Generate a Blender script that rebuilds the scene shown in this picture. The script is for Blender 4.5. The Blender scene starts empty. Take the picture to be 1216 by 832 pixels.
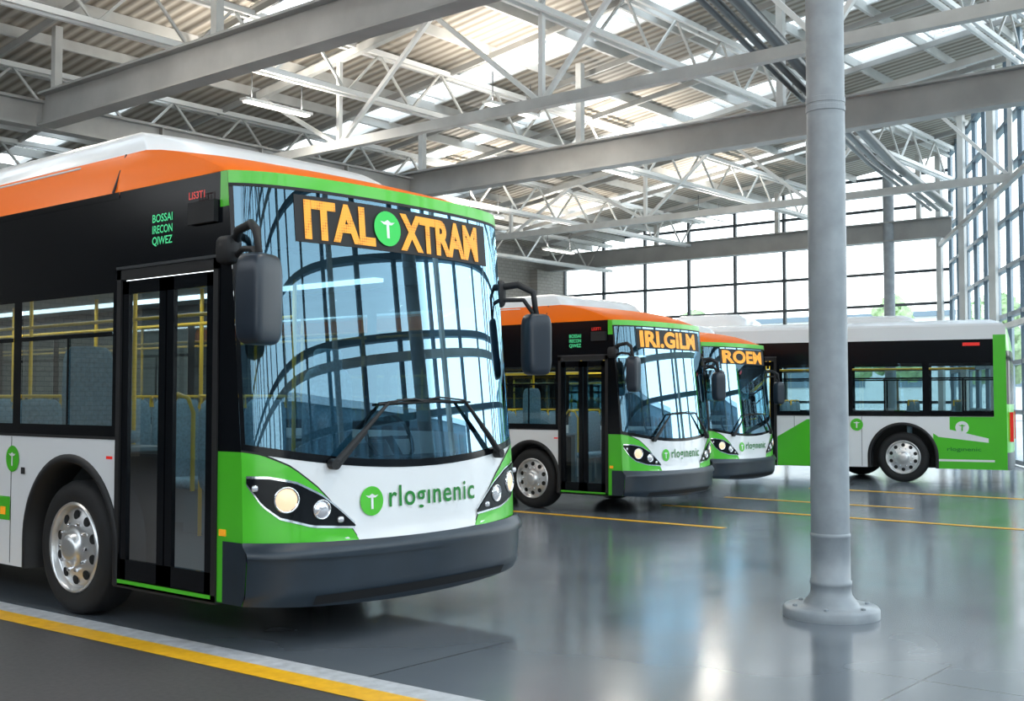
import bpy, math, random
from mathutils import Vector, Matrix
random.seed(3)
scene = bpy.context.scene
COL = scene.collection

# ------------------------------------------------------------------ materials
def pmat(name, col, rough=0.5, metal=0.0, coat=0.0, emis=None, estr=0.0, noise=0.0, nscale=5.0, bump=0.0, spec=0.5):
    m = bpy.data.materials.new(name); m.use_nodes = True
    nt = m.node_tree; b = nt.nodes["Principled BSDF"]
    b.inputs["Base Color"].default_value = (*col, 1)
    b.inputs["Roughness"].default_value = rough
    b.inputs["Metallic"].default_value = metal
    b.inputs["Specular IOR Level"].default_value = spec
    if coat: b.inputs["Coat Weight"].default_value = coat; b.inputs["Coat Roughness"].default_value = 0.05
    if emis:
        b.inputs["Emission Color"].default_value = (*emis, 1); b.inputs["Emission Strength"].default_value = estr
    if noise or bump:
        tc = nt.nodes.new("ShaderNodeTexCoord"); n = nt.nodes.new("ShaderNodeTexNoise")
        n.inputs["Scale"].default_value = nscale; n.inputs["Detail"].default_value = 6
        nt.links.new(tc.outputs["Object"], n.inputs["Vector"])
        if noise:
            r = nt.nodes.new("ShaderNodeValToRGB")
            r.color_ramp.elements[0].position = 0.3; r.color_ramp.elements[1].position = 0.7
            r.color_ramp.elements[0].color = (*[c*(1-noise) for c in col], 1)
            r.color_ramp.elements[1].color = (*[min(1, c*(1+noise)) for c in col], 1)
            nt.links.new(n.outputs["Fac"], r.inputs["Fac"]); nt.links.new(r.outputs["Color"], b.inputs["Base Color"])
        if bump:
            bp = nt.nodes.new("ShaderNodeBump"); bp.inputs["Strength"].default_value = bump
            nt.links.new(n.outputs["Fac"], bp.inputs["Height"]); nt.links.new(bp.outputs["Normal"], b.inputs["Normal"])
    return m

def glassmat(name, tint, fac, rough=0.0, gcol=(1, 1, 1), rng=0.5):
    m = bpy.data.materials.new(name); m.use_nodes = True
    nt = m.node_tree; nt.nodes.clear()
    o = nt.nodes.new("ShaderNodeOutputMaterial"); mx = nt.nodes.new("ShaderNodeMixShader")
    t = nt.nodes.new("ShaderNodeBsdfTransparent"); g = nt.nodes.new("ShaderNodeBsdfGlossy")
    lw = nt.nodes.new("ShaderNodeLayerWeight"); lw.inputs["Blend"].default_value = 0.25
    mr = nt.nodes.new("ShaderNodeMapRange"); mr.inputs["To Min"].default_value = fac; mr.inputs["To Max"].default_value = min(1, fac+rng)
    t.inputs["Color"].default_value = (*tint, 1); g.inputs["Color"].default_value = (*gcol, 1)
    g.inputs["Roughness"].default_value = rough
    nt.links.new(lw.outputs["Fresnel"], mr.inputs["Value"]); nt.links.new(mr.outputs["Result"], mx.inputs["Fac"])
    nt.links.new(t.outputs[0], mx.inputs[1]); nt.links.new(g.outputs[0], mx.inputs[2]); nt.links.new(mx.outputs[0], o.inputs["Surface"])
    return m

M = {}
M['white'] = pmat("white_paint", (0.86, 0.87, 0.88), 0.25, coat=0.5)
M['green'] = pmat("green_paint", (0.080, 0.56, 0.022), 0.28, coat=0.3)
M['dgreen'] = pmat("dark_green_lettering", (0.008, 0.22, 0.025), 0.4)
M['orange'] = pmat("orange_paint", (0.90, 0.165, 0.003), 0.45, spec=0.15)
M['black'] = pmat("black_gloss_panel", (0.004, 0.005, 0.007), 0.16, spec=0.22)
M['rubber'] = pmat("black_rubber", (0.010, 0.010, 0.011), 0.6)
M['tyre'] = pmat("tyre_rubber", (0.012, 0.012, 0.013), 0.75, bump=0.2, nscale=60)
M['bumper'] = pmat("bumper_plastic", (0.018, 0.029, 0.042), 0.30, noise=0.15, nscale=3)
M['mirror'] = pmat("mirror_housing", (0.016, 0.024, 0.036), 0.33)
M['rim'] = pmat("alloy_rim", (0.78, 0.78, 0.78), 0.32, metal=0.85)
M['chrome'] = pmat("chrome", (0.8, 0.8, 0.82), 0.12, metal=1.0)
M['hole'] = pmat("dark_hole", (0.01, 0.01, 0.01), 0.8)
M['floorbus'] = pmat("bus_floor_vinyl", (0.08, 0.09, 0.10), 0.6)
M['liner'] = pmat("bus_liner", (0.25, 0.29, 0.31), 0.6)
M['seat'] = pmat("seat_fabric", (0.20, 0.32, 0.39), 0.8, noise=0.3, nscale=40)
M['yellowrail'] = pmat("yellow_handrail", (1.0, 0.58, 0.02), 0.35)
M['lamp'] = pmat("headlamp_lens", (0.9, 0.75, 0.55), 0.1, emis=(1.0, 0.62, 0.30), estr=0.55)
M['lampcool'] = pmat("headlamp_reflector", (0.55, 0.57, 0.6), 0.12, metal=0.8, emis=(0.9, 0.9, 1.0), estr=0.12)
M['amber'] = pmat("amber_lens", (0.9, 0.35, 0.02), 0.2, emis=(1, 0.4, 0.02), estr=0.3)
M['red'] = pmat("red_lens", (0.6, 0.02, 0.02), 0.2, emis=(1, 0.05, 0.03), estr=0.3)
M['ledgreen'] = pmat("led_green", (0.05, 0.5, 0.2), 0.4, emis=(0.1, 0.8, 0.35), estr=0.5)
M['signgreen'] = pmat("sign_green_disc", (0.02, 0.45, 0.06), 0.4, emis=(0.02, 0.5, 0.08), estr=0.5)
M['busfill'] = pmat("bus_interior_fill_strip", (0.9, 0.9, 0.9), 0.4, emis=(0.85, 0.95, 1.0), estr=3)  # glowing ceiling strips, added to brighten the bus interior
M['glass'] = glassmat("windshield_glass", (0.22, 0.38, 0.46), 0.17, gcol=(0.40, 0.68, 0.88), rng=0.5)
M['sglass'] = glassmat("side_window_glass", (0.50, 0.62, 0.64), 0.05, rng=0.35)
M['dglass'] = glassmat("door_glass", (0.62, 0.76, 0.80), 0.05, rng=0.35)
M['pane'] = glassmat("curtain_wall_glass", (0.90, 0.96, 0.97), 0.04)
M['steel'] = pmat("painted_steel_light", (0.56, 0.56, 0.54), 0.45, noise=0.12, nscale=2)
M['steelw'] = pmat("painted_steel_white", (0.80, 0.80, 0.78), 0.42)
M['girder'] = pmat("girder_steel", (0.36, 0.36, 0.35), 0.45, noise=0.12, nscale=1.5)
M['column'] = pmat("column_paint", (0.29, 0.32, 0.345), 0.38, noise=0.14, nscale=6)
M['mullion'] = pmat("mullion_dark", (0.05, 0.065, 0.08), 0.4)
M['mullionl'] = pmat("mullion_grey", (0.14, 0.20, 0.25), 0.4)
M['pipe'] = pmat("conduit_dark", (0.08, 0.085, 0.09), 0.3, metal=0.6)
M['fixture'] = pmat("luminaire_diffuser", (0.9, 0.9, 0.9), 0.4, emis=(1, 0.95, 0.85), estr=4)
M['lineyellow'] = pmat("road_paint_yellow", (0.95, 0.47, 0.015), 0.45, noise=0.15, nscale=12)
M['linewhite'] = pmat("road_paint_white", (0.50, 0.51, 0.53), 0.5, noise=0.2, nscale=12)
M['asphalt'] = pmat("asphalt_dark", (0.075, 0.068, 0.066), 0.5, noise=0.2, nscale=30, bump=0.06)
M['outside'] = pmat("outdoor_paving", (0.45, 0.46, 0.43), 0.8, noise=0.15, nscale=0.5)
M['leaf'] = pmat("foliage", (0.32, 0.44, 0.22), 0.8, noise=0.4, nscale=3, bump=0.6)
M['bark'] = pmat("bark", (0.12, 0.08, 0.05), 0.9, noise=0.3, nscale=12)
M['extwall'] = pmat("render_wall_pale", (0.7, 0.72, 0.73), 0.7, noise=0.05)
M['clad'] = pmat("wall_cladding", (0.13, 0.15, 0.16), 0.6, noise=0.1, nscale=1)
M['extdark'] = pmat("dark_reflection_cladding", (0.10, 0.15, 0.18), 0.6, noise=0.1, nscale=1)

def node_setup(name):
    m = bpy.data.materials.new(name); m.use_nodes = True
    return m, m.node_tree, m.node_tree.nodes["Principled BSDF"]
# LED text
m, nt, b = node_setup("led_orange")
tc = nt.nodes.new("ShaderNodeTexCoord"); vo = nt.nodes.new("ShaderNodeTexVoronoi"); vo.inputs["Scale"].default_value = 55; vo.inputs["Randomness"].default_value = 0
mp = nt.nodes.new("ShaderNodeMath"); mp.operation = 'LESS_THAN'; mp.inputs[1].default_value = 0.62
nt.links.new(tc.outputs["Object"], vo.inputs["Vector"]); nt.links.new(vo.outputs["Distance"], mp.inputs[0])
r = nt.nodes.new("ShaderNodeValToRGB"); r.color_ramp.elements[0].color = (0.45, 0.15, 0.01, 1); r.color_ramp.elements[1].color = (1.0, 0.46, 0.04, 1)
nt.links.new(mp.outputs[0], r.inputs[0]); nt.links.new(r.outputs[0], b.inputs["Emission Color"]); b.inputs["Emission Strength"].default_value = 0.9
b.inputs["Base Color"].default_value = (0.3, 0.12, 0.01, 1)
M['led'] = m
# polished floor
m, nt, b = node_setup("polished_concrete_floor")
tc = nt.nodes.new("ShaderNodeTexCoord")
n1 = nt.nodes.new("ShaderNodeTexNoise"); n1.inputs["Scale"].default_value = 0.45; n1.inputs["Detail"].default_value = 6
n2 = nt.nodes.new("ShaderNodeTexNoise"); n2.inputs["Scale"].default_value = 1.1; n2.inputs["Detail"].default_value = 3
br = nt.nodes.new("ShaderNodeTexBrick"); br.offset = 0; br.inputs["Scale"].default_value = 1.0
br.inputs["Brick Width"].default_value = 3.2; br.inputs["Row Height"].default_value = 2.4; br.inputs["Mortar Size"].default_value = 0.008
br.inputs["Color1"].default_value = (0.145, 0.167, 0.190, 1); br.inputs["Color2"].default_value = (0.167, 0.190, 0.213, 1); br.inputs["Mortar"].default_value = (0.06, 0.07, 0.08, 1)
mx = nt.nodes.new("ShaderNodeMix"); mx.data_type = 'RGBA'; mx.blend_type = 'MULTIPLY'; mx.inputs["Factor"].default_value = 0.8
rr = nt.nodes.new("ShaderNodeValToRGB"); rr.color_ramp.elements[0].position = 0.3; rr.color_ramp.elements[0].color = (0.68, 0.68, 0.70, 1); rr.color_ramp.elements[1].position = 0.7
mr = nt.nodes.new("ShaderNodeMapRange"); mr.inputs["To Min"].default_value = 0.10; mr.inputs["To Max"].default_value = 0.26
for n in (n1, n2, br): nt.links.new(tc.outputs["Object"], n.inputs["Vector"])
nt.links.new(n1.outputs["Fac"], rr.inputs[0]); nt.links.new(br.outputs["Color"], mx.inputs["A"]); nt.links.new(rr.outputs[0], mx.inputs["B"])
nt.links.new(mx.outputs["Result"], b.inputs["Base Color"]); nt.links.new(n2.outputs["Fac"], mr.inputs["Value"]); nt.links.new(mr.outputs[0], b.inputs["Roughness"])
M['floor'] = m
# corrugated deck
m, nt, b = node_setup("corrugated_roof_deck")
tc = nt.nodes.new("ShaderNodeTexCoord"); wv = nt.nodes.new("ShaderNodeTexWave"); wv.bands_direction = 'X'; wv.inputs["Scale"].default_value = 1.3
r = nt.nodes.new("ShaderNodeValToRGB"); r.color_ramp.elements[0].color = (0.26, 0.225, 0.18, 1); r.color_ramp.elements[1].color = (0.48, 0.44, 0.38, 1)
r.color_ramp.elements[0].position = 0.1; r.color_ramp.elements[1].position = 0.8
bp = nt.nodes.new("ShaderNodeBump"); bp.inputs["Strength"].default_value = 0.4; bp.inputs["Distance"].default_value = 0.1
nt.links.new(tc.outputs["Object"], wv.inputs["Vector"]); nt.links.new(wv.outputs["Fac"], r.inputs[0]); nt.links.new(r.outputs[0], b.inputs["Base Color"])
nt.links.new(wv.outputs["Fac"], bp.inputs["Height"]); nt.links.new(bp.outputs[0], b.inputs["Normal"]); b.inputs["Roughness"].default_value = 0.6
M['deck'] = m
# brick wall
m, nt, b = node_setup("painted_brick_wall")
tc = nt.nodes.new("ShaderNodeTexCoord"); mpn = nt.nodes.new("ShaderNodeMapping"); mpn.inputs["Rotation"].default_value = (math.pi/2, 0, 0)
br = nt.nodes.new("ShaderNodeTexBrick"); br.inputs["Scale"].default_value = 2.0
br.inputs["Color1"].default_value = (0.40, 0.37, 0.33, 1); br.inputs["Color2"].default_value = (0.34, 0.32, 0.29, 1); br.inputs["Mortar"].default_value = (0.25, 0.24, 0.22, 1)
nt.links.new(tc.outputs["Object"], mpn.inputs[0]); nt.links.new(mpn.outputs[0], br.inputs["Vector"]); nt.links.new(br.outputs["Color"], b.inputs["Base Color"]); b.inputs["Roughness"].default_value = 0.8
M['brick'] = m

# ------------------------------------------------------------------ mesh builder
class MB:
    def __init__(s): s.v = []; s.f = []; s.m = []; s.sm = []; s.mats = []
    def mi(s, k):
        if k not in s.mats: s.mats.append(k)
        return s.mats.index(k)
    def add(s, vs, fs, mat, smooth=False):
        o = len(s.v); s.v += [tuple(p) for p in vs]; i = s.mi(mat)
        for f in fs: s.f.append([o+a for a in f]); s.m.append(i); s.sm.append(smooth)
    def poly(s, pts, mat): s.add(pts, [list(range(len(pts)))], mat)
    def grid(s, rows, mat, smooth=True, close=False):
        nr = len(rows); nc = len(rows[0]); vs = [p for r in rows for p in r]; fs = []
        for i in range(nr-1):
            for j in range(nc if close else nc-1):
                k = (j+1) % nc
                fs.append([i*nc+j, i*nc+k, (i+1)*nc+k, (i+1)*nc+j])
        s.add(vs, fs, mat, smooth)
    def box(s, lo, hi, mat):
        x0, y0, z0 = lo; x1, y1, z1 = hi
        s.add([(x0,y0,z0),(x1,y0,z0),(x1,y1,z0),(x0,y1,z0),(x0,y0,z1),(x1,y0,z1),(x1,y1,z1),(x0,y1,z1)],
              [[0,3,2,1],[4,5,6,7],[0,1,5,4],[1,2,6,5],[2,3,7,6],[3,0,4,7]], mat)
    def beam(s, p0, p1, w, h, mat):
        p0 = Vector(p0); p1 = Vector(p1); d = (p1-p0).normalized()
        up = Vector((0,0,1)) if abs(d.z) < 0.95 else Vector((1,0,0))
        a = d.cross(up).normalized()*w/2; u = a.cross(d).normalized()*h/2
        vs = [p0-a-u, p0+a-u, p0+a+u, p0-a+u, p1-a-u, p1+a-u, p1+a+u, p1-a+u]
        s.add(vs, [[0,1,2,3],[7,6,5,4],[0,4,5,1],[1,5,6,2],[2,6,7,3],[3,7,4,0]], mat)
    def tube(s, pts, r, mat, n=10):
        pts = [Vector(p) for p in pts]; rows = []
        for i, p in enumerate(pts):
            d = (pts[min(i+1, len(pts)-1)]-pts[max(i-1, 0)]).normalized()
            up = Vector((0,0,1)) if abs(d.z) < 0.9 else Vector((1,0.2,0))
            a = d.cross(up).normalized(); b = a.cross(d)
            rr = r[i] if isinstance(r, (list, tuple)) else r
            rows.append([p+(a*math.cos(t)+b*math.sin(t))*rr for t in [2*math.pi*k/n for k in range(n)]])
        s.grid(rows, mat, True, True)
        s.poly(list(reversed(rows[0])), mat); s.poly(rows[-1], mat)
    def lathe(s, prof, o, axis, mat, n=32, smooth=True):
        ax = Vector(axis).normalized(); up = Vector((0,0,1)) if abs(ax.z) < 0.9 else Vector((1,0,0))
        a = ax.cross(up).normalized(); b = a.cross(ax); o = Vector(o); rows = []
        for h, r in prof:
            rows.append([o+ax*h+(a*math.cos(t)+b*math.sin(t))*max(r, 1e-4) for t in [2*math.pi*k/n for k in range(n)]])
        s.grid(rows, mat, smooth, True)
    def sbox(s, c, h, mat, e=0.35, nu=20, nv=12, rot=None):
        rows = []
        f = lambda w: math.copysign(abs(w)**e, w)
        for i in range(nv+1):
            v = -math.pi/2+math.pi*i/nv; row = []
            for j in range(nu):
                u = 2*math.pi*j/nu
                p = Vector((h[0]*f(math.cos(v))*f(math.cos(u)), h[1]*f(math.cos(v))*f(math.sin(u)), h[2]*f(math.sin(v))))
                if rot: p = rot @ p
                row.append(p+Vector(c))
            rows.append(row)
        s.grid(rows, mat, True, True)
    def build(s, name, parent=None):
        me = bpy.data.meshes.new(name); me.from_pydata(s.v, [], s.f)
        for k in s.mats: me.materials.append(M[k])
        me.polygons.foreach_set("material_index", s.m); me.polygons.foreach_set("use_smooth", s.sm); me.update()
        o = bpy.data.objects.new(name, me); COL.objects.link(o)
        if parent: o.parent = parent
        return o

def empty(name, loc=(0,0,0), rz=0, sc=1):
    e = bpy.data.objects.new(name, None); COL.objects.link(e); e.location = loc; e.rotation_euler = (0,0,rz); e.scale = (sc,)*3; e.empty_display_size = 0.2
    return e

def text_mesh(body, size, off=0.0, sx=1.0, spacing=1.0):
    cu = bpy.data.curves.new("t", 'FONT'); cu.body = body; cu.size = size; cu.offset = off; cu.align_x = 'LEFT'; cu.space_character = spacing; cu.resolution_u = 4
    ob = bpy.data.objects.new("t", cu); COL.objects.link(ob)
    dg = bpy.context.evaluated_depsgraph_get(); dg.update()
    me = ob.evaluated_get(dg).to_mesh()
    vs = [(v.co.x*sx, v.co.y) for v in me.vertices]; fs = [list(p.vertices) for p in me.polygons]
    ob.evaluated_get(dg).to_mesh_clear(); bpy.data.objects.remove(ob); bpy.data.curves.remove(cu)
    return vs, fs

def add_text(mb, body, size, mp, mat, off=0.0, fitw=None, spacing=1.0):
    vs, fs = text_mesh(body, size, off, 1.0, spacing)
    if not vs: return
    x0 = min(v[0] for v in vs); x1 = max(v[0] for v in vs); k = (fitw/(x1-x0)) if fitw else 1
    mb.add([mp((x-x0)*k, y) for x, y in vs], fs, mat)

# ------------------------------------------------------------------ bus
def interp(x, pts):
    if x <= pts[0][0]: return pts[0][1]
    for (a, b), (c, d) in zip(pts, pts[1:]):
        if x <= c: return b+(d-b)*(x-a)/(c-a)
    return pts[-1][1]

SH = [(0.22,-0.13),(0.34,-0.20),(0.60,-0.22),(0.66,-0.17),(1.15,-0.15),(1.3,-0.12),(2.0,-0.07),(2.88,0.0),(2.98,0.04)]
SH2 = [(1.15,-0.15),(2.98,0.02)]
B_, C_ = 0.14, 0.13

def make_bus(loc, rz, sc, L=12.0, W=2.55, door=(0.09,1.24), wheel=1.84, orange=True, sign=("ITAL","XTRAM"), off_layout=None, brand="rlogınenic"):
    root = empty("transit_bus", loc, rz, sc)
    h = W/2
    sh = lambda z: interp(z, SH) if z < 1.15 else interp(z, SH2)
    dep = lambda t: B_*(1-t*t)+C_*(1-abs(t)**8)
    def S(x, z, off=0.0):
        t = max(-1, min(1, (x-h)/h)); df = (2*B_*t+8*C_*abs(t)**7*(1 if t > 0 else -1))/h
        n = Vector((df, -1)).normalized()
        return (x+n.x*off, sh(z)-dep(t)+n.y*off, z)
    def fpatch(mb, t0, t1, zlo, zhi, mat, off=0.0, nt=24, nz=8):
        u0 = math.asin(t0); u1 = math.asin(t1); rows = []
        for i in range(nt+1):
            t = math.sin(u0+(u1-u0)*i/nt); a = zlo(t) if callable(zlo) else zlo; b = zhi(t) if callable(zhi) else zhi
            rows.append([S(h+h*t, a+(b-a)*j/nz, off) for j in range(nz+1)])
        mb.grid(rows, mat, True)
    body = MB(); gl = MB(); wh = MB(); it = MB(); mi = MB(); sg = MB(); hl = MB()
    # ---- front
    wb = lambda t: 1.09+0.13*t*t
    fpatch(body, -1, 1, lambda t: 0.64+0.03*t*t, lambda t: wb(t)+0.0, 'white')
    fpatch(body, -1, 1, lambda t: wb(t)-0.0, lambda t: wb(t)+0.05, 'black', 0.003, nz=2)
    fpatch(gl, -0.985, 0.985, lambda t: wb(t)+0.05, 2.885, 'glass', nt=48, nz=18)
    fpatch(body, -1, -0.985, lambda t: wb(t)+0.05, 2.9, 'black', nt=2, nz=14)
    fpatch(body, 0.985, 1, lambda t: wb(t)+0.05, 2.9, 'black', nt=2, nz=14)
    fpatch(body, -0.95, 0.95, 2.50, 2.885, 'rubber', -0.05, nz=6)
    fpatch(body, -1, 1, 2.895, 2.975, 'green', 0.004, nz=3)
    fpatch(body, -1, 1, 2.875, 2.895, 'rubber', 0.004, nz=1)
    # bumper
    zb = lambda t: 0.23+0.06*t*t
    fpatch(body, -1, 1, zb, lambda t: 0.64+0.03*t*t, 'bumper', 0.015, nz=14)
    fpatch(body, -1, 1, lambda t: 0.55+0.03*t*t, lambda t: 0.645+0.03*t*t, 'bumper', 0.035, nz=4)
    fpatch(body, -0.7, 0.7, lambda t: 0.27, lambda t: 0.33, 'rubber', 0.02, nz=2)
    rows = []
    for i in range(25):
        t = math.sin(-math.pi/2+math.pi*i/24); rows.append([S(h+h*t, zb(t), 0.015), (h+h*t, 0.3, 0.30)])
    body.grid(rows, 'rubber')
    # green wedges
    gw = [(-1,1.22),(-0.93,1.20),(-0.8,1.12),(-0.65,0.97),(-0.5,0.76),(-0.43,0.64)]
    for sgn in (-1, 1):
        up = lambda t: interp(-abs(t), gw); lo = lambda t: 0.64+0.03*t*t
        up2 = lambda t: max(lo(t), up(t)); up3 = lambda t: up2(t)+0.012
        a, b = (-1, -0.44) if sgn < 0 else (0.44, 1)
        fpatch(body, a, b, lo, up2, 'green', 0.006, nt=16)
        fpatch(body, a, b, up2, up3, 'rubber', 0.004, nt=16, nz=1)
        # headlight
        hu = [(-0.985,1.06),(-0.9,1.055),(-0.78,1.02),(-0.64,0.93),(-0.53,0.82),(-0.46,0.745)]
        hw = [(-0.985,1.03),(-0.93,0.90),(-0.86,0.82),(-0.7,0.76),(-0.46,0.735)]
        a, b = (-0.985, -0.46) if sgn < 0 else (0.46, 0.985)
        fpatch(hl, a, b, lambda t: interp(-abs(t), hw)-0.015, lambda t: interp(-abs(t), hu)+0.015, 'chrome', 0.010, nt=20, nz=4)
        fpatch(hl, a, b, lambda t: interp(-abs(t), hw), lambda t: interp(-abs(t), hu), 'black', 0.016, nt=20, nz=4)
        for tt, zz, rr, mm in ((-0.83, 0.925, 0.068, 'lamp'), (-0.655, 0.855, 0.052, 'lampcool')):
            p = Vector(S(h+sgn*h*abs(tt), zz, 0.012)); q = Vector(S(h+sgn*h*abs(tt), zz, 0.5))
            ax = (q-p).normalized()
            hl.lathe([(0,rr*1.22),(0.012,rr*1.22),(0.016,rr*1.1),(0.006,rr)], p, ax, 'chrome', 24)
            hl.lathe([(0.006,rr),(0.012,rr*0.8),(0.018,rr*0.45),(0.02,0)], p, ax, mm, 20)
        for tt, zz in ((-0.955, 1.0), (-0.55, 0.785)):
            p = Vector(S(h+sgn*h*abs(tt), zz, 0.02)); hl.sbox(p, (0.025,0.01,0.02), 'lampcool', 0.7, 10, 6)
    # logo
    def disc(mb, mp, r, mat, n=28): mb.poly([mp(r*math.cos(2*math.pi*k/n), r*math.sin(2*math.pi*k/n)) for k in range(n)], mat)
    def tlogo(mb, mp, r, mat='green', fg='white'):
        disc(mb, lambda u, v: mp(u, v, 0.0), r, mat)
        def quad(u0, v0, u1, v1): mb.poly([mp(u0,v0,0.003), mp(u1,v0,0.003), mp(u1,v1,0.003), mp(u0,v1,0.003)], fg)
        quad(-0.10*r, -0.55*r, 0.10*r, 0.30*r)
        mb.poly([mp(u*r, v*r, 0.003) for u, v in ((-0.55,0.40),(-0.3,0.22),(0.3,0.22),(0.55,0.40),(0.25,0.36),(0,0.5),(-0.25,0.36))], fg)
    tlogo(sg, lambda u, v, o: S(0.83+u*1.0, 0.885+v, 0.008+o), 0.095)
    add_text(sg, brand, 0.195, lambda x, y: S(0.975+x, 0.84+y, 0.010), 'dgreen', 0.0025, fitw=0.86, spacing=1.12)
    # destination sign
    fpatch(sg, -0.72, 0.72, 2.545, 2.85, 'rubber', 0.004, nz=3)
    x0 = 0.42
    if sign[1]:
        add_text(sg, sign[0], 0.335, lambda x, y: S(x0+x, 2.58+y, 0.010), 'led', 0.014, fitw=0.56)
        add_text(sg, sign[1], 0.335, lambda x, y: S(x0+0.79+x, 2.58+y, 0.010), 'led', 0.014, fitw=0.86)
        tlogo(sg, lambda u, v, o: S(x0+0.67+u, 2.70+v, 0.014+o), 0.12, 'signgreen')
    else:
        add_text(sg, sign[0], 0.335, lambda x, y: S(x0+0.0+x, 2.58+y, 0.010), 'led', 0.014, fitw=1.6)
    # wipers
    wp = MB()
    for bx, ex, tx in ((0.52, 0.98, 1.50), (2.12, 1.72, 1.12)):
        bz = wb((bx-h)/h)+0.0
        P = lambda x, z, o=0.05: S(x, z, o)
        wp.tube([P(bx, bz, 0.01), P(bx, bz, 0.07)], 0.035, 'rubber', 12)
        wp.tube([P(bx, bz), P(bx+(ex-bx)*0.35, bz+0.14), P(ex, bz+0.39)], [0.024, 0.020, 0.010], 'rubber', 8)
        wp.tube([P(bx+0.03, bz-0.01), P(bx+(ex-bx)*0.55, bz+0.2)], 0.012, 'rubber', 6)
        n = 8; wp.tube([P(ex-(tx-ex)*0.15+(tx-ex)*1.15*k/n, bz+0.375+0.02*k/n, 0.03) for k in range(n+1)], 0.009, 'rubber', 6)
        wp.tube([P(ex, bz+0.39), P(ex+(tx-ex)*0.45, bz+0.41, 0.05), P(ex+(tx-ex)*0.6, bz+0.395, 0.035)], 0.007, 'rubber', 6)
    wp.build("wipers", root)
    # ---- corner fill between front shell and side panels, both sides
    for xs in (0, W):
        def sp(z0, z1, mat, y1=door[0], n=8, off=0.0):
            sx = -off if xs == 0 else off
            body.grid([[(xs+sx, sh(z0+(z1-z0)*i/n), z0+(z1-z0)*i/n), (xs+sx, y1, z0+(z1-z0)*i/n)] for i in range(n+1)], mat, False)
        sp(0.29, 0.67, 'bumper', 0.02, off=0.01); sp(0.29, 1.25, 'green'); sp(1.22, 2.75, 'black', off=0.001); sp(2.75, 2.975, 'green', off=0.002)
    # ---- sides
    def side(xs, doors, wheels, y0, green_rear, extra=None):
        out = -1 if xs == 0 else 1
        X = lambda o: xs+out*o
        R = 0.60 if wheels and wheels[0] > 1.7 else 0.55
        zlow, zs = 0.28, 1.28
        def q(a, b, z0, z1, mat, o=0.0, mb=body):
            if b-a > 1e-4: mb.poly([(X(o), a, z0), (X(o), b, z0), (X(o), b, z1), (X(o), a, z1)], mat)
        def skirt(a, b, z0, z1, mat, o=0.0):
            cuts = sorted([w for w in wheels if a < w+R and w-R < b]); cur = a
            for w in cuts:
                s0 = max(a, w-R); s1 = min(b, w+R)
                q(cur, s0, z0, z1, mat, o); n = 24; rows = []
                for k in range(n+1):
                    y = w-R*math.cos(math.pi*k/n)
                    if y < s0-1e-6 or y > s1+1e-6: continue
                    za = 0.5+math.sqrt(max(0, R*R-(y-w)**2)); rows.append([(X(o), y, min(max(z0, za), z1)), (X(o), y, z1)])
                body.grid(rows, mat, False); cur = s1
            q(cur, b, z0, z1, mat, o)
        segs = []; cur = y0
        for d in sorted(doors): segs.append((cur, d[0])); cur = d[1]
        segs.append((cur, L))
        for a, b in segs:
            if b-a < 0.02: continue
            skirt(a, b, zlow, zs, 'white')
            q(a, b, zs, 1.36, 'black', 0.001); q(a, b, 2.28, 2.955, 'black', 0.001)
            q(a, b, 1.265, 1.285, 'rubber', 0.006); q(a, b, 2.93, 2.975, 'black', 0.004)
            if not orange: q(a, b, 2.72, 2.976, 'white', 0.008)
            if b-a > 0.5:
                n = max(1, round((b-a-0.1)/1.35)); pw = (b-a)/n
                for k in range(n):
                    wa = a+k*pw; wbb = wa+pw
                    q(wa, wa+0.06, 1.36, 2.28, 'black', 0.001); q(wbb-0.06, wbb, 1.36, 2.28, 'black', 0.001)
                    q(wa+0.06, wbb-0.06, 1.36, 2.28, 'sglass', -0.004, gl)
                    q(wa+0.06, wbb-0.06, 1.98, 2.01, 'black', 0.004); q(wa+0.05+pw*0.42, wa+0.08+pw*0.42, 1.36, 1.99, 'black', 0.003)
            else: q(a, b, 1.36, 2.28, 'black', 0.001)
        yy = y0+2.6
        while yy < L-0.4:
            if not any(d[0] < yy < d[1] for d in doors) and not any(abs(yy-w) < R+0.06 for w in wheels): q(yy, yy+0.008, 0.3, 1.26, 'rubber', 0.002)
            yy += 1.3
        for a, b in doors:
            q(a, b, 2.42, 2.975, 'black', 0.001)
            if not orange: q(a, b, 2.72, 2.976, 'white', 0.008)
            q(a, b, 0.285, 0.325, 'green', 0.012); body.box((min(X(0.012), X(-0.1)), a, 0.27), (max(X(0.012), X(-0.1)), b, 0.30), 'rubber')
            def fr(a0, b0, z0, z1, t=0.04, o0=-0.03, o1=0.012, mat='rubber'):
                body.box((min(X(o0), X(o1)), a0, z0), (max(X(o0), X(o1)), b0, z1), mat)
            fr(a, a+0.05, 0.3, 2.45); fr(b-0.05, b, 0.3, 2.45); fr(a, b, 2.36, 2.45)
            fr(a, b, 2.43, 2.45, o1=0.02, mat='pipe')
            c = (a+b)/2
            for p, r_ in ((a+0.055, c-0.008), (c+0.008, b-0.055)):
                fr(p, p+0.075, 0.33, 2.35, o1=0.0, mat='black'); fr(r_-0.075, r_, 0.33, 2.35, o1=0.0, mat='black')
                fr(p, r_, 2.26, 2.35, o1=0.0, mat='black'); fr(p, r_, 0.33, 0.46, o1=0.0, mat='black')
                q(p+0.075, r_-0.075, 0.46, 2.26, 'dglass', -0.015, gl)
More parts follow.
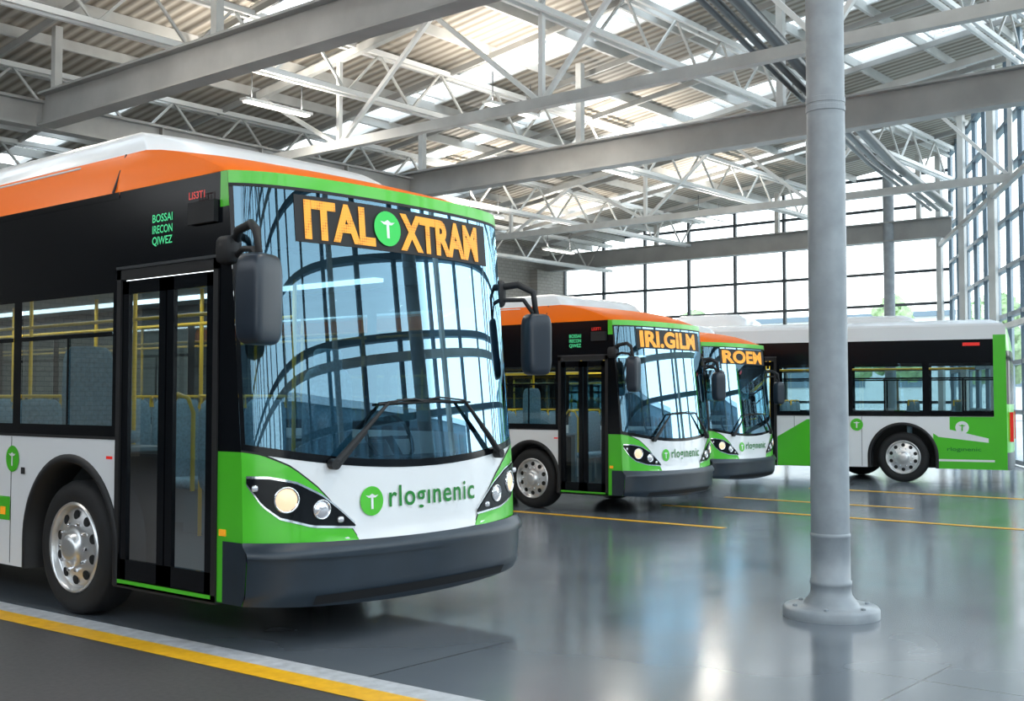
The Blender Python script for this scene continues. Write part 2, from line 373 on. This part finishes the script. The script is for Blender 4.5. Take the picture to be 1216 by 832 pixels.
        for w in wheels:
            rows = []
            r0, r1, o0, o1 = R-0.01, R+0.05, 0.012, 0.012
            for k in range(33):
                th = math.pi*k/32; c, s_ = math.cos(th), math.sin(th)
                z_ = lambda r: max(0.28, 0.5+r*s_)
                rows.append([(X(-0.25), w+r0*c, z_(r0)), (X(o0), w+r0*c, z_(r0)), (X(o0+0.012), w+(r0+0.02)*c, z_(r0+0.02)), (X(o1), w+r1*c, z_(r1)), (X(0), w+r1*c, z_(r1))])
            rows = [[(p[0], p[1], 0.28) for p in rows[0]]]+rows+[[(p[0], p[1], 0.28) for p in rows[-1]]]
            body.grid(rows, 'rubber', True)
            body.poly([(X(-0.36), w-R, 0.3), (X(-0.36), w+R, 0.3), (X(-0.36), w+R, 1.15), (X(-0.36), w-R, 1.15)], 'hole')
            o = (X(-0.03), w, 0.48); ax = (out, 0, 0)
            wh.lathe([(-0.28,0.30),(-0.28,0.45),(-0.25,0.478),(-0.05,0.478),(-0.02,0.465),(0,0.43),(0.008,0.39),(0.0,0.35),(-0.01,0.325)], o, ax, 'tyre', 48)
            wh.lathe([(-0.01,0.325),(0.005,0.318),(0.008,0.308),(-0.01,0.298),(-0.04,0.292),(-0.055,0.283),(-0.045,0.262),(-0.02,0.20),(-0.01,0.145)], o, ax, 'rim', 48)
            wh.lathe([(-0.01,0.145),(-0.005,0.10),(0.03,0.095),(0.045,0.08),(0.05,0.05),(0.052,0.0)], o, ax, 'rim', 32)
            for k in range(10):
                th = 2*math.pi*(k+0.5)/10; c, s_ = math.cos(th), math.sin(th)
                p = Vector((o[0]+out*(-0.030), w+0.232*c, 0.48+0.232*s_))
                wh.lathe([(0.0,0.036),(0.006,0.034),(0.0065,0.0)], p, (out, 0.13*c, 0.13*s_), 'hole', 14, False)
                th = 2*math.pi*k/10; c, s_ = math.cos(th), math.sin(th)
                wh.lathe([(0,0.015),(0.022,0.013),(0.028,0.006),(0.028,0)], (o[0]-out*0.012, w+0.167*c, 0.48+0.167*s_), ax, 'chrome', 8, False)
        return q, skirt, X, out
    wr = L-2.9 if L > 9 else L-2.2
    q, skirt, X, out = side(0, [door]+([(L*0.5-0.6, L*0.5+0.6)] if L > 9 else []), [wheel, wr], door[0], True)
    ly = wheel+0.83
    tlogo(sg, lambda u, v, o: (-0.006-o, ly-u, 1.09+v), 0.10)
    q(wheel+0.86, wheel+1.25, 0.62, 0.80, 'green', 0.004); skirt(L-2.0, L, 0.28, 1.26, 'green', 0.004)
    q(wheel+0.64, wheel+0.70, 0.98, 1.03, 'rubber', 0.005)
    q(wheel+0.92, wheel+1.0, 0.66, 0.72, 'amber', 0.008)
    q(wheel-0.56, wheel-0.48, 1.13, 1.15, 'red', 0.005)
    for k, s_ in enumerate(("BOSSAI", "IRECON", "QIWEZ")):
        add_text(sg, s_, 0.075, lambda x, y, k=k: (-0.006, door[0]+0.74-x, 2.72-0.075*k+y), 'ledgreen', 0.001, fitw=0.23)
    sg.box((-0.035, door[0]+0.02, 2.66), (0, door[0]+0.30, 2.80), 'rubber')
    add_text(sg, "LIS3T1", 0.065, lambda x, y: (-0.04, door[0]+0.28-x, 2.82+y), 'red', 0.001, fitw=0.17)
    body.box((-0.01, 0.0, 0.70), (0.0, 0.06, 0.74), 'amber')
    if off_layout is None:
        side(W, [], [wheel, wr], door[0], True)
    else:
        q, skirt, X, out = side(W, off_layout['doors'], off_layout['wheels'], door[0], True)
        gy = off_layout['green']
        skirt(gy, L, 0.28, 0.95, 'green', 0.004); q(gy+0.30, L, 0.95, 1.26, 'green', 0.004); q(L-0.22, L, 0.28, 2.80, 'green', 0.009)
        body.poly([(X(0.0065), gy+0.0, 0.95), (X(0.0065), gy+0.1, 0.88), (X(0.0065), L-0.32, 0.78), (X(0.0065), L-0.32, 0.86), (X(0.0065), gy+0.3, 1.02)], 'white')
        q(gy+0.1, L, 0.42, 0.46, 'white', 0.006)
        q(L-0.75, L-0.45, 2.60, 2.66, 'red', 0.01)
        n = 24; c0 = off_layout['doors'][0][1]
        body.poly([(X(0.006), c0+0.01, 0.28)]+[(X(0.006), c0+0.60+0.62*math.cos(math.pi*(k/n)*0.5), 0.28+0.92*math.sin(math.pi*(k/n)*0.5)) for k in range(n+1)]+[(X(0.006), c0+0.01, 0.85)], 'green')
        tlogo(sg, lambda u, v, o: (W+0.008+o, off_layout['wheels'][0]-0.85+u, 1.10+v), 0.12)
        tlogo(sg, lambda u, v, o: (W+0.012+o, L-0.78+u, 1.06+v), 0.12, 'white', 'green')
        add_text(sg, "rlogınenic", 0.10, lambda x, y: (W+0.010, L-1.05+x, 0.62+y), 'dgreen', 0.001, fitw=0.6)
    # rear
    rz_ = [(0.28,'bumper'),(0.6,'green'),(1.5,'black'),(2.5,'green'),(2.97,None)]
    nrr = 12
    def rc(u, z):
        t = math.sin(u*math.pi/2); return (h+h*t, L+0.10*(1-abs(t)**6)+(-0.10*max(0, (z-2.2)/0.77)**2), z)
    for (z0, mt), (z1, _) in zip(rz_, rz_[1:]):
        body.grid([[rc(-1+2*i/nrr, z0+(z1-z0)*j/4) for j in range(5)] for i in range(nrr+1)], mt, True)
    for s_ in (0.12, W-0.3):
        body.box((s_, L+0.0, 0.8), (s_+0.18, L+0.11, 1.35), 'red')
    # under body / floor / roof liners
    body.box((0.04, 0.25, 0.27), (W-0.04, wheel-0.62, 0.33), 'rubber')
    body.box((0.40, wheel-0.62, 0.27), (W-0.40, wheel+0.62, 0.33), 'rubber')
    body.box((0.04, wheel+0.62, 0.27), (W-0.04, wr-0.62, 0.33), 'rubber')
    body.box((0.40, wr-0.62, 0.27), (W-0.40, L-0.05, 0.33), 'rubber')
    it.box((0.37, -0.05, 0.335), (W-0.37, L-0.05, 0.37), 'floorbus')
    it.box((0.03, 0.1, 0.335), (0.37, wheel-0.6, 0.37), 'floorbus')
    it.box((0.03, 0.0, 2.50), (W-0.03, L-0.05, 2.54), 'liner')
    for xx in (0.55, W-0.65): it.box((xx, 0.7, 2.47), (xx+0.10, L-0.6, 2.50), 'busfill')
    la = bpy.data.lights.new("saloon_fill_light", 'AREA'); la.shape = 'RECTANGLE'; la.size = 0.3; la.size_y = L-2; la.energy = 60*L/12; la.color = (0.9, 0.97, 1)  # added fill lamp that lights the seats
    lo = bpy.data.objects.new("saloon_fill_light", la); COL.objects.link(lo); lo.parent = root; lo.location = (h, L/2, 2.46)
    for w in (wheel, wr):
        it.box((0.37, w-0.62, 0.33), (0.42, w+0.62, 1.2), 'liner'); it.box((W-0.42, w-0.62, 0.33), (W-0.37, w+0.62, 1.2), 'liner')
        it.box((0.02, w-0.62, 1.18), (0.42, w+0.62, 1.21), 'liner'); it.box((W-0.42, w-0.62, 1.18), (W-0.02, w+0.62, 1.21), 'liner')
    def seat(x, y, z=0.37, w=0.42, face=1):
        it.sbox((x, y, z+0.44), (w/2, 0.21, 0.05), 'seat', 0.4, 12, 6); it.sbox((x, y+face*0.22, z+0.80), (w/2, 0.045, 0.38), 'seat', 0.4, 12, 8)
        it.box((x-0.04, y-0.12, z), (x+0.04, y+0.12, z+0.4), 'liner'); it.tube([(x-w/2, y+face*0.22, z+1.1), (x-w/2, y+face*0.22, z+1.2), (x+w/2, y+face*0.22, z+1.2), (x+w/2, y+face*0.22, z+1.1)], 0.014, 'yellowrail', 6)
    y = wheel+0.95
    seat(W-0.75, wheel-0.15); seat(W-1.2, wheel-0.15)
    it.sbox((0.22, wheel-0.1, 1.27), (0.2, 0.22, 0.05), 'seat', 0.4, 12, 6); it.sbox((0.22, wheel+0.15, 1.6), (0.2, 0.05, 0.34), 'seat', 0.4, 12, 8)
    while y < L-0.8:
        if abs(y-wr) > 0.7 and y > wheel+0.7:
            if abs(y-L/2) > 0.8: seat(0.38, y); seat(0.82, y)
            seat(W-0.38, y); seat(W-0.82, y)
        y += 0.82
    for yy in (1.3, wheel+0.7, wheel+2.4, wheel+4.0, wheel+5.6):
        if yy < L-0.5:
            for xx in (0.95, W-0.95): it.tube([(xx, yy, 0.37), (xx, yy, 2.5)], 0.017, 'yellowrail', 8)
    it.tube([(0.95, 1.3, 2.2), (0.95, L-0.6, 2.2)], 0.015, 'yellowrail', 8); it.tube([(W-0.95, 1.3, 2.2), (W-0.95, L-0.6, 2.2)], 0.015, 'yellowrail', 8)
    it.tube([(0.45, 1.0, 0.9), (0.45, 1.0, 1.45), (0.45, 1.06, 1.55), (0.45, 1.18, 1.58), (0.45, 1.26, 1.5), (0.45, 1.28, 1.2), (0.45, 1.28, 0.5)], 0.016, 'yellowrail', 8)
    rows = []
    for i in range(13):
        t = -0.93+1.86*i/12; p = S(h+h*t, 1.15, -0.05)
        rows.append([p, (p[0], p[1]+0.02, 1.17), (p[0], 0.05, 1.13), (p[0], 0.12, 1.0), (p[0], 0.08, 0.4)])
    it.grid(rows, 'floorbus')
    it.sbox((W-0.72, 0.95, 0.95), (0.25, 0.25, 0.07), 'seat', 0.4); it.sbox((W-0.72, 1.16, 1.35), (0.24, 0.06, 0.45), 'seat', 0.4); it.sbox((W-0.72, 1.16, 1.85), (0.13, 0.05, 0.1), 'seat', 0.4)
    it.box((W-0.85, 0.85, 0.37), (W-0.6, 1.1, 0.9), 'rubber')
    c = Vector((W-0.72, 0.45, 1.25)); ring = []
    for k in range(25):
        th = 2*math.pi*k/24; ring.append(c+Vector((0.23*math.cos(th), 0.10*math.sin(th), 0.20*math.sin(th))))
    it.tube(ring, 0.016, 'rubber', 8); it.tube([(W-0.72, 0.45, 1.25), (W-0.72, 0.25, 1.0)], 0.03, 'rubber', 8); it.tube([ring[0], ring[12]], 0.014, 'rubber', 6)
    # ---- roof
    fr_t = [math.sin(-math.pi/2+math.pi*i/16) for i in range(17)]
    body.grid([[S(h+h*t, 2.975), (h+h*t*0.97, 0.55, 3.02), (h+h*t*0.97, L-0.05, 3.02)] for t in fr_t], 'orange' if orange else 'white', False)
    for xs in (0, W): body.poly([(xs, 0.0, 2.95), (xs, L, 2.95), (h+(xs-h)*0.97, L-0.05, 3.02), (h+(xs-h)*0.97, 0.3, 3.02)], 'orange' if orange else 'white')
    rf = MB()
    if orange:
        rings = [(0.06,0.01,2.965),(0.10,0.015,3.0),(0.36,0.035,3.10),(0.62,0.060,3.18),(0.88,0.08,3.235),(1.08,0.10,3.265)]
        rings2 = [(1.08,0.10,3.265),(1.10,0.105,3.285),(1.17,0.13,3.37),(1.27,0.18,3.43),(1.45,0.28,3.465),(1.8,0.45,3.48)]
    else:
        rings = [(0.1,0.02,2.965),(0.14,0.03,3.0)]; rings2 = [(0.14,0.03,3.0),(0.2,0.08,3.06),(0.35,0.2,3.10),(0.6,0.45,3.12)]
    def ringpts(yf, ins, z):
        pts = [(h+(h-ins)*t, yf-dep(t)*0.9*max(0, 1-(z-2.96)*1.2), z) for t in fr_t]
        return pts+[(W-ins, L-0.08-ins, z), (W-ins-0.1, L-0.03-ins*1.3, z), (ins+0.1, L-0.03-ins*1.3, z), (ins, L-0.08-ins, z)]
    rf.grid([ringpts(*r_) for r_ in rings], 'orange' if orange else 'white', True, True)
    rr2 = [ringpts(*r_) for r_ in rings2]; rf.grid(rr2, 'white', True, True); rf.poly(rr2[-1], 'white')
    if orange:
        for xs, o_ in ((0.09, -1), (W-0.09, 1)):
            rf.tube([(xs+o_*0.006, 1.9, 3.235), (xs+o_*0.006, L-0.4, 3.235)], 0.010, 'white', 6)
        for xs, xe in ((-0.004, 0.098), (W+0.004, W-0.098)):
            rf.beam((xs, 1.32, 2.975), (xe, 1.32, 3.262), 0.014, 0.014, 'bumper')
    else:
        for (a, b, zt) in ((L-3.4, L-1.6, 3.24), (L-6.6, L-4.9, 3.36), (1.8, 3.6, 3.3)):
            rows = []
            for k in range(9):
                th = math.pi*k/8; yy = (a+b)/2-(b-a)/2*math.cos(th)
                zz = 3.08+(zt-3.08)*min(1, math.sin(th)*1.6)
                rows.append([(0.3, yy, 3.05), (0.34, yy, zz-0.04), (0.5, yy, zz), (W-0.5, yy, zz), (W-0.34, yy, zz-0.04), (W-0.3, yy, 3.05)])
            rf.grid(rows, 'white', True)
    # ---- mirrors
    ro = Matrix.Rotation(math.radians(18), 3, 'Z')
    mi.sbox((-0.12, -0.46, 2.13), (0.145, 0.09, 0.27), 'mirror', 0.38, 28, 16, ro)
    mi.tube([(0.03, -0.02, 2.50), (-0.02, -0.12, 2.58), (-0.06, -0.30, 2.60), (-0.10, -0.40, 2.55), (-0.11, -0.45, 2.36)], 0.028, 'rubber', 10)
    mi.tube([(0.03, -0.02, 2.42), (-0.03, -0.18, 2.46), (-0.09, -0.36, 2.44), (-0.11, -0.45, 2.34)], 0.018, 'rubber', 8)
    mi.sbox((0.0, 0.0, 2.47), (0.06, 0.08, 0.09), 'rubber', 0.5, 16, 8)
    ro = Matrix.Rotation(math.radians(-18), 3, 'Z')
    mi.sbox((W+0.14, -0.30, 1.97), (0.11, 0.08, 0.24), 'mirror', 0.38, 28, 16, ro)
    mi.tube([(W-0.02, -0.06, 2.42), (W+0.06, -0.18, 2.44), (W+0.13, -0.28, 2.38), (W+0.14, -0.30, 2.18)], 0.028, 'rubber', 10)
    mi.tube([(W-0.02, -0.06, 2.32), (W+0.08, -0.22, 2.32), (W+0.13, -0.29, 2.2)], 0.018, 'rubber', 8)
    mi.sbox((W-0.02, -0.03, 2.37), (0.05, 0.07, 0.11), 'rubber', 0.5, 16, 8)
    body.build("body_panels", root); gl.build("window_glass", root); wh.build("wheels", root); it.build("interior", root)
    mi.build("mirrors", root); sg.build("signage", root); hl.build("headlights", root); rf.build("roof_fairing", root)
    return root

make_bus((4.40, 5.96, 0), 0, 1.0)
make_bus((12.89, 8.97, 0), 0, 0.88, door=(0.09,1.05), wheel=1.62, L=11, sign=("IRI.GILM", ""))
make_bus((16.85, 9.93, 0), 0, 0.84, door=(0.09,1.05), wheel=1.62, L=7.5, sign=("ROEM", ""))
# side-on bus, heading away
W4, L4, s4 = 2.3, 10.5, 0.97; d4 = math.radians(15.5)
rz4 = math.pi+d4
cx, cy = 21.80, 6.56   # world place of the (W, L) rear corner
lx, ly_ = W4*s4, L4*s4
ox = cx-(math.cos(rz4)*lx-math.sin(rz4)*ly_); oy = cy-(math.sin(rz4)*lx+math.cos(rz4)*ly_)
make_bus((ox, oy, 0), rz4, s4, L=L4, W=W4, orange=False, sign=("RLGI", ""), off_layout=dict(doors=[(L4-5.2, L4-4.25)], wheels=[L4-1.85, 1.9], green=L4-1.30))

# ------------------------------------------------------------------ building
XB = 36.9; YC = 12.7; YL = 28.0; XW = -9.0; K = 0.5135
wy = lambda x: YC-K*(XB-x)
xw = lambda y: XB if y >= YC else XB-(YC-y)/K
D = lambda y: 7.4+0.13*(YL-y)
sx0 = lambda y: 4.19-0.035*(y-3)     # stripe left edge
def lane(mb, o0, o1, mat):
    ys = [-3.2, YL-0.1]; mb.add([(sx0(ys[0])+o0,ys[0],0.003),(sx0(ys[0])+o1,ys[0],0.003),(sx0(ys[1])+o1,ys[1],0.003),(sx0(ys[1])+o0,ys[1],0.003)], [[0,1,2,3]], mat)
fl = MB(); a0 = sx0(-4)+0.2; a1 = sx0(YL)+0.2
fl.add([(a0,wy(a0),0),(XB,YC,0),(XB,YL,0),(a1,YL,0)], [[0,1,2,3]], 'floor'); fl.build("floor")
f2 = MB(); f2.add([(XW,wy(XW),0),(a0,wy(a0),0),(a1,YL,0),(XW,YL,0)], [[0,1,2,3]], 'asphalt'); f2.build("floor_lane")
ln = MB(); lane(ln, 0, 0.19, 'lineyellow'); lane(ln, 0.19, 0.37, 'linewhite'); ln.build("lane_edge_stripe")
lb = MB()
for x, y0, y1, w in ((12.38,7.0,20,0.14),(14.5,3.9,9.2,0.14),(18.9,5.0,9.0,0.18),(16.3,6.2,9.2,0.12)):
    lb.poly([(x-w/2,y0,0.004),(x+w/2,y0,0.004),(x+w/2,y1,0.004),(x-w/2,y1,0.004)], 'lineyellow')
lb.build("parking_bay_lines")
# roof deck with skylight strips
sky = [(-4,-3),(3,4.2),(8.6,9.3),(13.2,14.2),(18.8,19.8),(22.4,23.0),(25.4,26.4),(31.2,32.3)]  # first two strips, out of view, added to let in light
dk = MB(); sk = MB(); edges = [XW]+[e for s_ in sky for e in s_]+[XB]
def strip(mb, a, b, mat, dz=0):
    ya, yb = wy(a), wy(b)
    mb.add([(a,ya-0.3,D(ya)+dz),(b,yb-0.3,D(yb)+dz),(b,YL,D(YL)+dz),(a,YL,D(YL)+dz)], [[0,1,2,3]], mat)
for i in range(0, len(edges), 2): strip(dk, edges[i], edges[i+1], 'deck')
M['skypane'] = glassmat("skylight_glazing", (0.85, 0.87, 0.85), 0.03)
for a, b in sky:
    strip(sk, a, b, 'skypane', 0.02)
    for k in range(20):
        y = wy(a)+0.8+k*1.8
        if y < YL: sk.beam((a, y, D(y)), (b, y, D(y)), 0.05, 0.08, 'steelw')
    for xx in (a, b): sk.beam((xx, wy(xx), D(wy(xx))), (xx, YL, D(YL)), 0.06, 0.16, 'steelw')
dk.build("ceiling"); sk.build("window_skylights")
pj = MB(); y = -9
while y < YL:
    x1 = xw(y)
    if x1 > XW+1: pj.beam((XW, y, D(y)-0.12), (x1, y, D(y)-0.12), 0.07, 0.2, 'steel')
    y += 1.55
x = XW+1.2
while x < XB-0.5:
    pj.beam((x, wy(x), D(wy(x))-0.27), (x, YL, D(YL)-0.27), 0.06, 0.12, 'girder'); x += 2.6
pj.build("roof_purlins")
tr = MB()
for y in (-2.0, 2.6, 7.4, 12.2, 17.0, 21.5, 25.6):
    x1 = xw(y)-0.3; zt = D(y)-0.30; zb_ = zt-0.95
    for o in (-0.10, 0.10):
        tr.beam((XW, y+o, zt), (x1, y+o, zt), 0.07, 0.10, 'steelw'); tr.beam((XW, y+o, zb_), (x1, y+o, zb_), 0.07, 0.10, 'steelw')
    x = XW; k = 0
    while x+0.9 < x1:
        tr.beam((x, y, zb_ if k % 2 else zt), (x+0.9, y, zt if k % 2 else zb_), 0.045, 0.045, 'steel'); x += 0.9; k += 1
tr.build("roof_lattice_joists")
def ibeam(mb, p0, p1, H, Wd, mat):
    p0 = Vector(p0); p1 = Vector(p1); z = Vector((0,0,1))
    mb.beam(p0+z*0.02, p1+z*0.02, Wd, 0.04, mat); mb.beam(p0+z*(H-0.02), p1+z*(H-0.02), Wd, 0.04, mat); mb.beam(p0+z*H/2, p1+z*H/2, 0.05, H-0.04, mat)
    d = (p1-p0); n = int(d.length/2.4)
    for k in range(1, n):
        q_ = p0+d*k/n; mb.beam(q_+z*0.04, q_+z*(H-0.04), Wd*0.9, 0.03, mat)
g = MB()
GB = 6.5
for X_, y1 in ((10.7, 20.0), (20.3, 20.4), (35.6, YL)):
    y0 = wy(X_)+0.2; ibeam(g, (X_, y0, GB), (X_, y1, GB), 0.62, 0.34, 'girder')
    y = y0+1.0
    while y < y1:
        if D(y)-GB-0.6 > 0.3: g.beam((X_, y, GB+0.6), (X_, y, D(y)-0.2), 0.14, 0.14, 'steel')
        y += 4.8
ibeam(g, (XW, 20.2, GB), (20.6, 20.2, GB), 0.5, 0.3, 'girder')
g.build("roof_girders")
t2 = MB()
for X_, y1 in ((0.5, 20), (15.5, 20.0), (27.6, YL)):
    y0 = wy(X_)+0.2; n = int((y1-y0)/2.4); st = (y1-y0)/n; zb_ = GB+0.12
    t2.beam((X_, y0, zb_), (X_, y1, zb_), 0.16, 0.18, 'steel'); t2.beam((X_, y0, D(y0)-0.4), (X_, y1, D(y1)-0.4), 0.14, 0.16, 'steel')
    for k in range(n+1):
        y = y0+k*st
        if k % 2 == 0: t2.beam((X_, y, zb_), (X_, y, D(y)-0.4), 0.09, 0.09, 'steelw')
        if k < n:
            a = (zb_, D(y+st)-0.4) if k % 2 == 0 else (D(y)-0.4, zb_)
            t2.beam((X_, y, a[0]), (X_, y+st, a[1]), 0.08, 0.08, 'steelw')
t2.build("roof_trusses")
pp = MB()
for o, r_ in ((0, 0.12), (0.32, 0.07), (0.52, 0.05)):
    pp.tube([(9.3, 7.3+o, 7.8), (15.3, 8.35+o, 7.5), (25.7, 10.2+o, 7.0), (33, 11.4+o, 6.95)], r_, 'pipe', 12)
pp.build("ceiling_conduit_pipes")
# luminaires (down), plus upward lamps added to brighten the ceiling
for (x, y) in ((8,15),(14,17.5),(10,4),(24,16.5),(24,21),(31,18),(2,12),(6,2),(30,23),(18,15)):
    e = empty("linear_ceiling_light", (x, y, D(y)-1.7))
    f = MB(); f.box((-0.8,-0.10,0.03),(0.8,0.10,0.08),'steelw'); f.box((-0.75,-0.07,0.0),(0.75,0.07,0.03),'fixture')
    f.tube([(-0.6,0,0.1),(-0.6,0,0.7)],0.012,'pipe',6); f.tube([(0.6,0,0.1),(0.6,0,0.7)],0.012,'pipe',6)
    f.build("luminaire_body", e)
    for dz, rx, en in ((-0.02, 0, 120), (0.12, math.pi, 130)):
        la = bpy.data.lights.new("luminaire_and_fill_lamp", 'AREA'); la.shape = 'RECTANGLE'; la.size = 1.5; la.size_y = 0.14; la.energy = en; la.color = (1, 0.93, 0.83)
        lo = bpy.data.objects.new("luminaire_and_fill_lamp", la); COL.objects.link(lo); lo.parent = e; lo.location = (0,0,dz); lo.rotation_euler = (rx,0,0)

# glazing walls
def glazing(name, A, B, z0, ztop, sp, hz, mat, w=0.07, dp=0.12, heavy=None, panes=True):
    mb = MB(); A = Vector((*A, 0)); B = Vector((*B, 0)); d = B-A; Ln = d.length; u = d/Ln; n = int(round(Ln/sp))
    for k in range(n+1):
        p = A+u*(Ln*k/n); zt = ztop(p); mb.beam(p+Vector((0,0,z0)), p+Vector((0,0,zt)), w, dp, mat)
    zmax = max(ztop(A), ztop(B)); z = z0
    while z < zmax:
        pts = [A+u*(Ln*k/60) for k in range(61)]; ok = [p for p in pts if ztop(p) >= z]
        if len(ok) > 1: mb.beam(ok[0]+Vector((0,0,z)), ok[-1]+Vector((0,0,z)), dp*0.8, w, mat)
        z += hz
    if heavy:
        nn_ = int(Ln/heavy); inn = Vector((u.y, -u.x, 0)); inn = inn if (Vector((10,10,0))-A).dot(inn) > 0 else -inn
        for k in range(nn_+1):
            p = A+u*(heavy*k)+inn*0.35; mb.beam(p, p+Vector((0,0,ztop(p)-0.1)), 0.16, 0.22, 'steel')
        for z in (3.2, 6.4): mb.beam(A+inn*0.35+Vector((0,0,z)), B+inn*0.35+Vector((0,0,z)), 0.12, 0.12, 'steel')
    mb.poly([A+Vector((0,0,z0)), B+Vector((0,0,z0)), B+Vector((0,0,ztop(B))), A+Vector((0,0,ztop(A)))], 'pane')
    return mb.build(name)
glazing("window_wall_back", (XB, YC), (XB, YL), 0.4, lambda p: D(p.y), 1.9, 1.05, 'mullion', w=0.09, heavy=None)
glazing("window_wall_right", (XB, YC), (XW, wy(XW)), 0.1, lambda p: D(p.y), 1.5, 1.15, 'mullionl', w=0.10, dp=0.20, heavy=4.5)
w_ = MB(); w_.box((XB-0.1, YC, 0), (XB+0.15, YL, 0.4), 'extwall'); w_.build("wall_back")
w_ = MB(); w_.box((XW, YL, 0), (XB+0.15, YL+0.3, 7.4), 'brick'); w_.box((XB-2.2, YL-0.35, 0), (XB-1.2, YL, 6.5), 'brick'); w_.build("wall_left")
w_ = MB(); w_.box((XW-0.25, wy(XW), 0), (XW, YL, 6.6), 'clad')  # unseen wall added to keep bright sky out of the bus side reflections
y = wy(XW)+1
while y < YL: w_.beam((XW-0.12, y, 6.6), (XW-0.12, y, D(y)), 0.12, 0.16, 'steelw'); y += 4.0
for k in range(9): w_.beam((XW+0.03, wy(XW)+2+k*4, 0), (XW+0.03, wy(XW)+2+k*4, 6.6), 0.1, 0.1, 'steel')
w_.build("wall_front_sky_block")

# columns
def column(x, y, r, zt):
    mb = MB(); br = r*2.5
    mb.lathe([(0.0,br),(0.055,br),(0.075,br*0.96),(0.078,r*1.45),(0.10,r*1.40),(0.15,r*1.10),(0.18,r*1.05),(0.22,r*1.05),(0.225,r*1.09),(0.25,r*1.09),(0.255,r*1.02),(0.56,r*1.02),(0.563,r*1.045),(0.585,r*1.045),(0.59,r*1.0)], (0,0,0), (0,0,1), 'column', 40, True)
    mb.lathe([(0.59,r),(3.62,r)], (0,0,0), (0,0,1), 'column', 40)
    mb.lathe([(3.62,r),(3.622,r*1.04),(3.66,r*1.04),(3.662,r*1.01),(3.68,r*1.01),(3.682,r*1.04),(3.72,r*1.04),(3.722,r)], (0,0,0), (0,0,1), 'column', 40, False)
    mb.lathe([(3.722,r),(zt,r)], (0,0,0), (0,0,1), 'column', 40)
    mb.poly([(br*0.96*math.cos(2*math.pi*k/40), br*0.96*math.sin(2*math.pi*k/40), 0.075) for k in range(40)], 'column')
    for k in range(6):
        th = 2*math.pi*k/6+0.3; mb.lathe([(0.075,0.018),(0.09,0.018),(0.095,0.0)], (br*0.8*math.cos(th), br*0.8*math.sin(th), 0), (0,0,1), 'column', 6, False)
    o = mb.build("steel_column"); o.location = (x, y, 0)
column(7.88, 3.6, 0.135, D(3.6)-0.02)
column(35.6, 14.2, 0.17, 8.9)
column(20.3, 20.2, 0.15, GB)

# outside
og = MB(); og.add([(-80,-80,-0.03),(140,-80,-0.03),(140,120,-0.03),(-80,120,-0.03)], [[0,1,2,3]], 'outside'); og.build("ground_outdoor")
def tree(x, y, H, R):
    e = empty("tree", (x, y, -0.03)); tb = MB()
    tb.tube([(0,0,0),(0.05,0.05,H*0.3),(0,0,H*0.6)], [0.22,0.16,0.08], 'bark', 8)
    for k in range(5):
        th = k*1.3; tb.tube([(0,0,H*0.35),(R*0.5*math.cos(th),R*0.5*math.sin(th),H*0.62)], [0.09,0.03], 'bark', 6)
    tb.build("trunk", e); lf = MB()
    for k in range(60):
        th = random.uniform(0,6.28); rr = R*random.uniform(0.1,0.85); z = H*random.uniform(0.42,0.95); s_ = R*random.uniform(0.14,0.26)
        c = Vector((rr*math.cos(th)*(1.25-z/H), rr*math.sin(th)*(1.25-z/H), z)); rows = []
        for i in range(7):
            v = -math.pi/2+math.pi*i/6
            rows.append([c+Vector((math.cos(v)*math.cos(u), math.cos(v)*math.sin(u), math.sin(v)*0.85))*s_*random.uniform(0.7,1.25) for u in [2*math.pi*j/9 for j in range(9)]])
        lf.grid(rows, 'leaf', False, True)
    lf.build("foliage", e)
for x, y, H, R in ((58,14,7.0,3.0),(62,19,7,3),(66,26,7.5,3),(60,8,7,3),(64,38,7,3),(62,1,6,3)):
    tree(x, y, H, R)
bl = MB()
bl.box((90,-10,0),(100,80,8),'extwall')
for k in range(18): bl.box((89.9,-8+k*4.6,2.5),(90,-5.6+k*4.6,5),'mullionl')
bl.box((89.7,-10.2,8),(100.2,80.2,8.4),'mullionl'); bl.build("unseen_reflection_block")
b2 = MB(); b2.box((0,-50,0),(80,-40,9),'extdark')  # unseen block added to darken the lower windshield reflection
for k in range(16):
    for j in range(2): b2.box((2+k*4.8,-40,1.6+j*4),(5.2+k*4.8,-39.9,4.2+j*4),'mullion')
b2.box((-0.2,-50.2,9),(80.2,-39.8,9.4),'extwall'); b2.build("unseen_reflection_block")

# ------------------------------------------------------------------ world + camera
w = bpy.data.worlds.new("sky"); scene.world = w; w.use_nodes = True; nt = w.node_tree
bg = nt.nodes["Background"]; tc = nt.nodes.new("ShaderNodeTexCoord"); sx = nt.nodes.new("ShaderNodeSeparateXYZ"); r = nt.nodes.new("ShaderNodeValToRGB")
r.color_ramp.elements[0].position = 0.0; r.color_ramp.elements[0].color = (0.97, 0.97, 0.95, 1); r.color_ramp.elements[1].position = 0.8; r.color_ramp.elements[1].color = (0.68, 0.83, 1.0, 1)
nt.links.new(tc.outputs["Generated"], sx.inputs[0]); nt.links.new(sx.outputs["Z"], r.inputs[0]); nt.links.new(r.outputs[0], bg.inputs["Color"]); bg.inputs["Strength"].default_value = 4.1

cam = bpy.data.cameras.new("camera"); co = bpy.data.objects.new("camera", cam); COL.objects.link(co)
cam.sensor_width = 36; cam.lens = 1379/1216*36; cam.clip_end = 400
co.location = (0, 0, 1.542); co.rotation_euler = (math.radians(90+2.41), 0, math.radians(-50.2))
scene.camera = co
scene.view_settings.view_transform = 'Standard'
